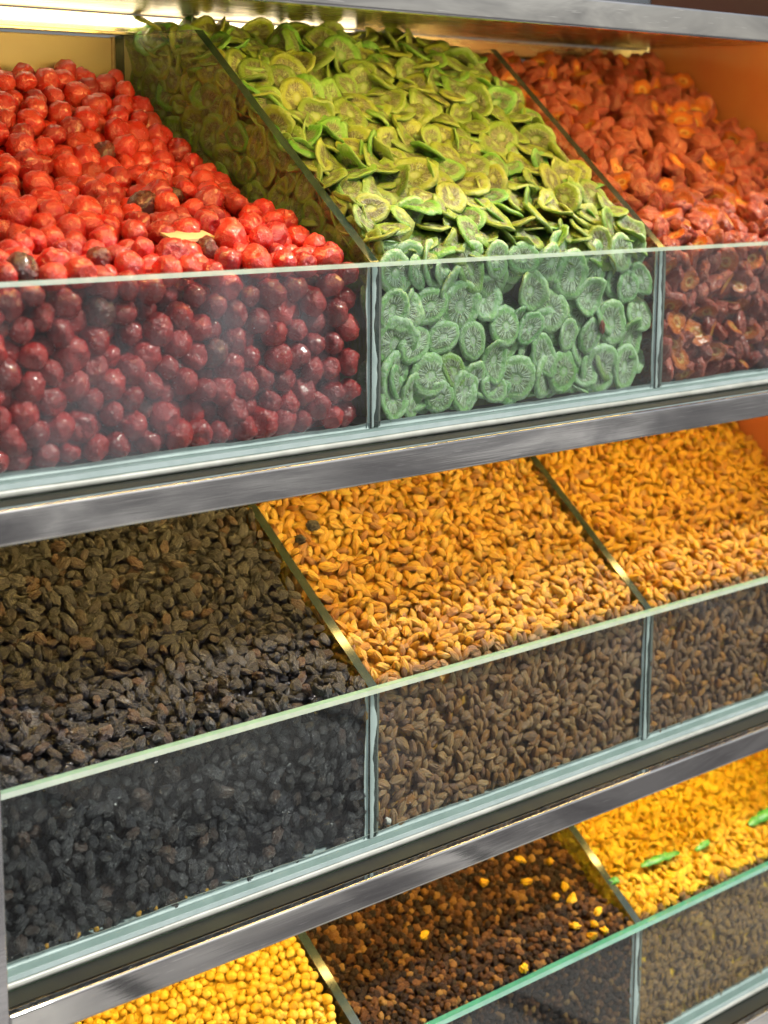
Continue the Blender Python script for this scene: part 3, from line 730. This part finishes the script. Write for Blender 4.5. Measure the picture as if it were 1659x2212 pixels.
# ------------------------------------------------------------------ pieces: the 300 that show largest stand alone, the rest is one mass
INFO = {
 'cherry': ('candied_cherry', 'candied cherry', 'cherries', 330, ['glossy red candied cherry on top of the heap in the upper corner bin', 'red candied cherry pressed against the hazy front glass', 'red candied cherry lying at the side of the cherry heap']),
 'kiwi': ('kiwi_slice', 'kiwi slice', 'kiwi slices', 300, ['dried green kiwi slice on the sloping heap between the dividers', 'frosted pale green kiwi slice pressed flat against the front glass', 'green kiwi slice seen through the divider beside the cherries']),
 'plum': ('candied_plum', 'candied plum', 'plums', 300, ['wrinkled red candied plum with orange flesh on the sloping heap', 'dark red candied plum pressed against the front glass', 'red candied plum seen through the divider beside the kiwi']),
 'black': ('black_raisin', 'black raisin', 'black raisins', 300, ['wrinkled black raisin on the sloping heap of the middle tier', 'black raisin pressed against the front glass of the middle tier', 'black raisin at the side of the black heap']),
 'gold': ('golden_raisin', 'golden raisin', 'golden raisins', 300, ['golden brown raisin on the heap beside the black raisins', 'brown raisin behind the front glass beside the black raisins', 'golden raisin seen through the divider above the black raisins']),
 'amber': ('amber_raisin', 'amber raisin', 'amber raisins', 260, ['bright amber raisin on the heap at the far end of the middle tier', 'amber raisin behind the front glass at the far end of the middle tier', 'amber raisin seen through the divider beside the golden raisins']),
 'chickpea': ('chickpea', 'chickpea', 'chickpeas', 300, ['round yellow chickpea in the heap of the lowest tier', 'round yellow chickpea behind the lowest front glass', 'round yellow chickpea at the side of its heap']),
 'mulberry': ('dried_mulberry', 'mulberry', 'mulberries', 260, ['dark brown dried mulberry on the heap beside the chickpeas', 'dark dried mulberry behind the lowest front glass', 'dark dried mulberry seen through the divider beside the chickpeas']),
 'orange': ('orange_raisin', 'orange raisin', 'orange raisins', 260, ['orange yellow raisin on the heap with the green leaves', 'orange raisin behind the lowest front glass', 'orange yellow raisin seen through the divider beside the mulberries']),
}
STUFF = {'cherry': ('cherry_heap', 'mass of red candied cherries under and between the ones on top'), 'kiwi': ('kiwi_heap', 'mass of dried kiwi slices between the larger slices of the heap'),
 'plum': ('plum_heap', 'mass of red candied plums between the larger ones of the heap'), 'black': ('black_raisin_heap', 'sloping mass of small black raisins in the middle tier'),
 'gold': ('golden_raisin_heap', 'sloping mass of golden brown raisins beside the black raisins'), 'amber': ('amber_raisin_heap', 'sloping mass of bright amber raisins at the far end'),
 'chickpea': ('chickpea_heap', 'mass of yellow chickpeas in the lowest tier'), 'mulberry': ('mulberry_heap', 'sloping mass of dark dried mulberries beside the chickpeas'),
 'orange': ('orange_raisin_heap', 'sloping mass of orange yellow raisins under the green leaves')}
SIDE = ['on top of the heap', 'behind the front glass', 'along the divider']
NB = {'cherry': ('the open side', 'the kiwi divider'), 'kiwi': ('the cherry divider', 'the plum divider'), 'plum': ('the kiwi divider', 'the end wall'),
      'black': ('the steel post', 'the golden raisins'), 'gold': ('the black raisins', 'the amber raisins'), 'amber': ('the golden raisins', 'the end wall'),
      'chickpea': ('the steel post', 'the mulberries'), 'mulberry': ('the chickpeas', 'the orange raisins'), 'orange': ('the mulberries', 'the far end')}
TONE = {'cherry': ['deep red', 'bright red', 'orange red'], 'kiwi': ['dull green', 'pale green', 'yellow green'], 'plum': ['dark red', 'red', 'orange red'],
        'black': ['jet black', 'black', 'brownish black'], 'gold': ['brown', 'golden', 'pale golden'], 'amber': ['brown amber', 'amber', 'bright amber'],
        'chickpea': ['deep yellow', 'yellow', 'pale yellow'], 'mulberry': ['nearly black', 'dark brown', 'light brown'], 'orange': ['deep orange', 'orange', 'yellow orange']}
NOUN = {'cherry': 'candied cherry', 'kiwi': 'kiwi slice', 'plum': 'candied plum', 'black': 'raisin', 'gold': 'raisin', 'amber': 'raisin', 'chickpea': 'chickpea', 'mulberry': 'dried mulberry', 'orange': 'raisin'}
def describe(c, i):
    x0, x1, y0, y1, zb = c.box; x, y, z = c.P[i]
    u = (x - x0) / (x1 - x0); q = c.rad[i] / np.median(c.rad)
    size = 'large ' if q > 1.06 else 'small ' if q < .94 else ''
    tone = TONE[c.cell][min(2, int(c.rnd[i] * 3))]
    if c.cell == 'cherry' and c.rnd[i] > .976: tone = 'shrivelled brown'
    if c.wh[i] == 1:
        v = (z - zb) / (TOPS[c.tier] - zb); where = ('low behind the front glass' if v < .33 else 'halfway up behind the front glass' if v < .68 else 'at the rim of the front glass')
    else:
        v = (y - y0) / (.3 if c.tier == 0 else .15); where = ('at the front of the heap' if v < .2 else 'low on the heap' if v < .42 else 'halfway up the heap' if v < .66 else 'high up the heap')
    lat = 'beside ' + NB[c.cell][0] if u < .2 else 'nearer ' + NB[c.cell][0] if u < .42 else 'in the middle' if u < .6 else 'nearer ' + NB[c.cell][1] if u < .82 else 'beside ' + NB[c.cell][1]
    if c.wh[i] == 2: lat = 'against ' + NB[c.cell][0]
    look = ''
    if c.cell == 'kiwi': look = {3: 'curled ', 6: 'rolled ', 5: 'torn ', 2: 'oval '}.get(int(c.var[i]), '')
    if c.cell == 'plum' and c.var[i] % 5 <= 2: look = 'cut '
    text = f'{size}{look}{tone} {NOUN[c.cell]} {where}, {lat}'
    return text if len(text.split()) <= 16 else f'{look}{tone} {NOUN[c.cell]} {where}, {lat}'
for c, (f0, i0), (f1, _), (f2, _) in zip(CH, v0, v1, v2):
    name, cat, plural, lim, labs = INFO[c.cell]
    rank = np.argsort(-i0); single = [] if c.far else [i for i in rank[:lim] if i0[i] >= 6]
    ss = set(single)
    for i in single:
        o = bpy.data.objects.new(name, c.k.me[c.var[i]]); COL.objects.link(o)
        m = Matrix.Identity(4)
        for r_ in range(3):
            for q in range(3): m[r_][q] = c.R[i, r_, q]
        m[0][3], m[1][3], m[2][3] = c.P[i, 0], c.P[i, 1], c.P[i, 2] + ZC
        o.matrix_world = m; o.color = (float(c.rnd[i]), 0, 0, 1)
        lab, grp = describe(c, i), plural + ' ' + SIDE[c.wh[i]]
        tag(o, lab, cat, grp)
    rest = [i for i in range(len(c.P)) if i not in ss and (f0[i] or f1[i] or f2[i])]
    V = []; Q = []; T = []; LCs = []; RN = []; nv = 0
    for i in rest:
        W, q, t_, lcv = c.k.lo[c.var[i]]
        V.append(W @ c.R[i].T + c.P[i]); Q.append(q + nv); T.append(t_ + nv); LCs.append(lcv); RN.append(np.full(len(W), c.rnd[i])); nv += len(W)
    # the heap's body under the pieces
    x0, x1, y0, y1, zb = c.box; ins = c.core or min(c.T * .8, c.mn * 3.0); g = 22
    X, Y = np.meshgrid(np.linspace(x0 + ins, x1 - .002, g), np.linspace(y0 + ins, y1, g), indexing='ij')
    Z = np.maximum(c.top(X, Y) - ins * 1.25, zb + .001)
    G1 = np.stack([X.ravel(), Y.ravel(), Z.ravel()], 1); G2 = G1.copy(); G2[:, 2] = zb + .0005
    id_ = np.arange(g * g).reshape(g, g)
    cq = [[id_[i, j], id_[i + 1, j], id_[i + 1, j + 1], id_[i, j + 1]] for i in range(g - 1) for j in range(g - 1)]
    for k in range(g - 1):
        cq += [[id_[k + 1, 0], id_[k, 0], id_[k, 0] + g * g, id_[k + 1, 0] + g * g], [id_[0, k], id_[0, k + 1], id_[0, k + 1] + g * g, id_[0, k] + g * g]]
    V.append(np.concatenate([G1, G2])); Q.append(np.array(cq) + nv); LCs.append(np.concatenate([G1, G2]) * 60 * np.array([1, 1, .3])); RN.append(np.full(2 * g * g, .3))
    V = np.concatenate(V); V[:, 2] += ZC
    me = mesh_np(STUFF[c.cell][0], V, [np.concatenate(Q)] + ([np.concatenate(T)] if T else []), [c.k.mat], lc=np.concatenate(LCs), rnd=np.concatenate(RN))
    o = link(STUFF[c.cell][0], me); o.color = (0, 0, 0, 1)
    tag(o, 'red candied plums seen through the farthest divider' if c.far else STUFF[c.cell][1], plural, kind='stuff')
    print('HEAP', c.cell, len(c.P), 'single', len(single), 'rest', len(rest), 'tris', sum(len(p.vertices) - 2 for p in me.polygons) if False else len(me.polygons))

# ------------------------------------------------------------------ strays and small things
CELL = {c.cell: c for c in CH}
def pix_ray(px, py):
    d = RW @ np.array([px - 829.5, py - 1106.0, 3927.0]); return d / d[1]
def on_heap(cell, px, py, lift=0.0):
    """the point of a heap's surface seen at that spot"""
    d = pix_ray(px, py)
    for y in np.linspace(1.004, 1.32, 900):
        p = d * y
        if p[2] < float(CELL[cell].top(np.array([p[0]]), np.array([y]))[0]): break
    p = p - d / np.linalg.norm(d) * lift
    return Vector((p[0], p[1], p[2] + ZC))
def stray(name, kind, var, loc, size, rot, rnd, label, cat, group=None):
    o = bpy.data.objects.new(name, K[kind].me[var % len(K[kind].me)]); COL.objects.link(o)
    o.location = loc; o.rotation_euler = rot; o.scale = [q / 2 for q in size]; o.color = (rnd, 0, 0, 1)
    return tag(o, label, cat, group)
def cpx(cx, cy): return (1400 + cx * 1.008) / 1.8517, (2900 + cy * 1.008) / 1.8517
bits = [(530, 625), (675, 535), (790, 540), (700, 622), (850, 640), (815, 680), (880, 690), (895, 800), (965, 790), (955, 835), (1010, 815), (985, 740), (295, 835), (690, 965)]
for k, (cx, cy) in enumerate(bits):
    px, py = cpx(cx, cy)
    zone = 'near the orange raisins' if cx > 760 else 'in the middle of the heap' if cx > 400 else 'towards the chickpeas'
    stray('yellow_raisin', 'orange', k, on_heap('mulberry', px, py, .0005), (random.uniform(.010, .0145), random.uniform(.007, .010), .0065), (random.uniform(-.6, .9), random.uniform(-.5, .5), random.uniform(0, 6)), .02 + .02 * k,
          'stray yellow raisin on the dark mulberries ' + zone + (', high up' if cy < 650 else ', lower down'), 'raisin', 'yellow raisins strewn on the mulberries')
for k, (px, py) in enumerate([(675, 1135), (648, 1165)]):
    stray('black_raisin', 'black', k + 2, on_heap('gold', px, py, .003), (.013, .010, .008), (.5, .2, k), .3, ['stray black raisin high on the golden raisin heap', 'stray black raisin below another on the golden raisin heap'][k], 'raisin')
p = pix_ray(792, 1547) * 1.0130
stray('golden_raisin', 'gold', 1, (p[0], p[1], p[2] + ZC), (.0165, .0075, .005), (1.57, 1.2, 0), .5, 'lone golden raisin behind the glass among the black ones by the divider', 'raisin')
p = pix_ray(838, 1774) * 1.0130
stray('sugar_lump', 'mulberry', 1, (p[0], p[1], p[2] + ZC), (.0085, .006, .005), (1.2, .5, .4), .5, 'small white lump at the foot of the golden raisin pane', 'lump').data = K['mulberry'].me[1].copy()
lump = [o for o in COL.objects if o.name == 'sugar_lump'][0]; lump.data.materials.clear(); lump.data.materials.append(MT['white'])
p = pix_ray(1300, 706) * 1.0108
stray('brown_seed', 'black', 4, (p[0], p[1], p[2] + ZC), (.0125, .0065, .004), (1.57, 1.5, 0), .97, 'reddish brown fragment among the kiwi slices behind the glass', 'fragment').data = K['black'].me[4].copy()
sd_ = [o for o in COL.objects if o.name == 'brown_seed'][0]; sd_.data.materials.clear(); sd_.data.materials.append(mat_plain('brown_seed_skin', (.22, .06, .03), .4, 300))
for k, (px, py) in enumerate([(100, 2046), (165, 2026), (208, 2008), (300, 1978), (335, 1962), (400, 1937), (445, 1922)]):
    p = pix_ray(px, py) * 1.0125  # light showing through gaps at the base, built as amber pieces
    stray('lit_gap_piece', 'amber', k, (p[0], p[1], BASE[1] + .0155 + ZC), (random.uniform(.004, .007), random.uniform(.0035, .005), .003), (1.57, random.uniform(-.8, .8), 0), .3, 'amber piece standing in for a lit gap below the black raisins', 'lit gap', 'amber pieces standing in for lit gaps')

def leaf(pa, pb, width, label, n=10):
    A, B = pa, pb; D = B - A; L = D.length; D = D.normalized(); up = Vector((0, -.66, .75)); sd = D.cross(up).normalized(); up = sd.cross(D)
    V = []; F = []
    for s_ in (0, 1):
        for k in range(n + 1):
            t_ = k / n; wd = width * (math.sin(math.pi * min(1, .12 + t_ * .86)) ** .6) * (1 + .2 * math.sin(k * 2.3))
            for m in (-1, 0, 1):
                q = D * (L * t_) + sd * (wd * .5 * m) + up * (.004 * math.sin(t_ * 3.1) + .0018 * abs(m) + .001 * math.sin(k * 1.7 + m) - .0005 * s_)
                V.append(q)
    N = 3 * (n + 1)
    for k in range(n):
        for m in range(2):
            f = [k * 3 + m, k * 3 + m + 1, k * 3 + m + 4, k * 3 + m + 3]; F.append(f); F.append([N + q for q in f[::-1]])
        F.append([k * 3, k * 3 + 3, N + k * 3 + 3, N + k * 3]); F.append([k * 3 + 5, k * 3 + 2, N + k * 3 + 2, N + k * 3 + 5])
    o = link('green_leaf', mesh_np('green_leaf', np.array([list(q) for q in V]), [np.array(F)], [MT['leaf']])); o.location = A
    return tag(o, label, 'leaf', 'green leaves on the orange raisins')
leaf(on_heap('orange', 1385, 1872, .004), on_heap('orange', 1468, 1843, .004), .0085, 'long green leaf lying in the middle of the orange raisins')
leaf(on_heap('orange', 1502, 1838, .004), on_heap('orange', 1532, 1818, .004), .007, 'thin green leaf scrap above the long leaf')
leaf(on_heap('orange', 1314, 1910, .004), on_heap('orange', 1336, 1902, .004), .007, 'tiny green leaf scrap by the mulberry divider')
leaf(on_heap('orange', 1618, 1782, .004), on_heap('orange', 1690, 1740, .004), .012, 'green leaf cut off by the picture edge on the orange raisins')
# cream card half buried among the cherries
A = on_heap('cherry', 380, 519, -.023); B = on_heap('cherry', 470, 513, -.023); D = (B - A); sdv = Vector((0, .9, .25))
V = [Vector((0, 0, 0)), D, D + sdv * .022, sdv * .022]; V = [q + Vector((0, 0, z)) for z in (0, -.002) for q in V]
o = link('cream_card', mesh_np('cream_card', np.array([list(q) for q in V]), [np.array([[0, 1, 2, 3], [7, 6, 5, 4], [0, 4, 5, 1], [1, 5, 6, 2], [2, 6, 7, 3], [3, 7, 4, 0]])], [MT['card']], smooth=False)); o.location = A
tag(o, 'strip of cream card half buried among the cherries', 'card')
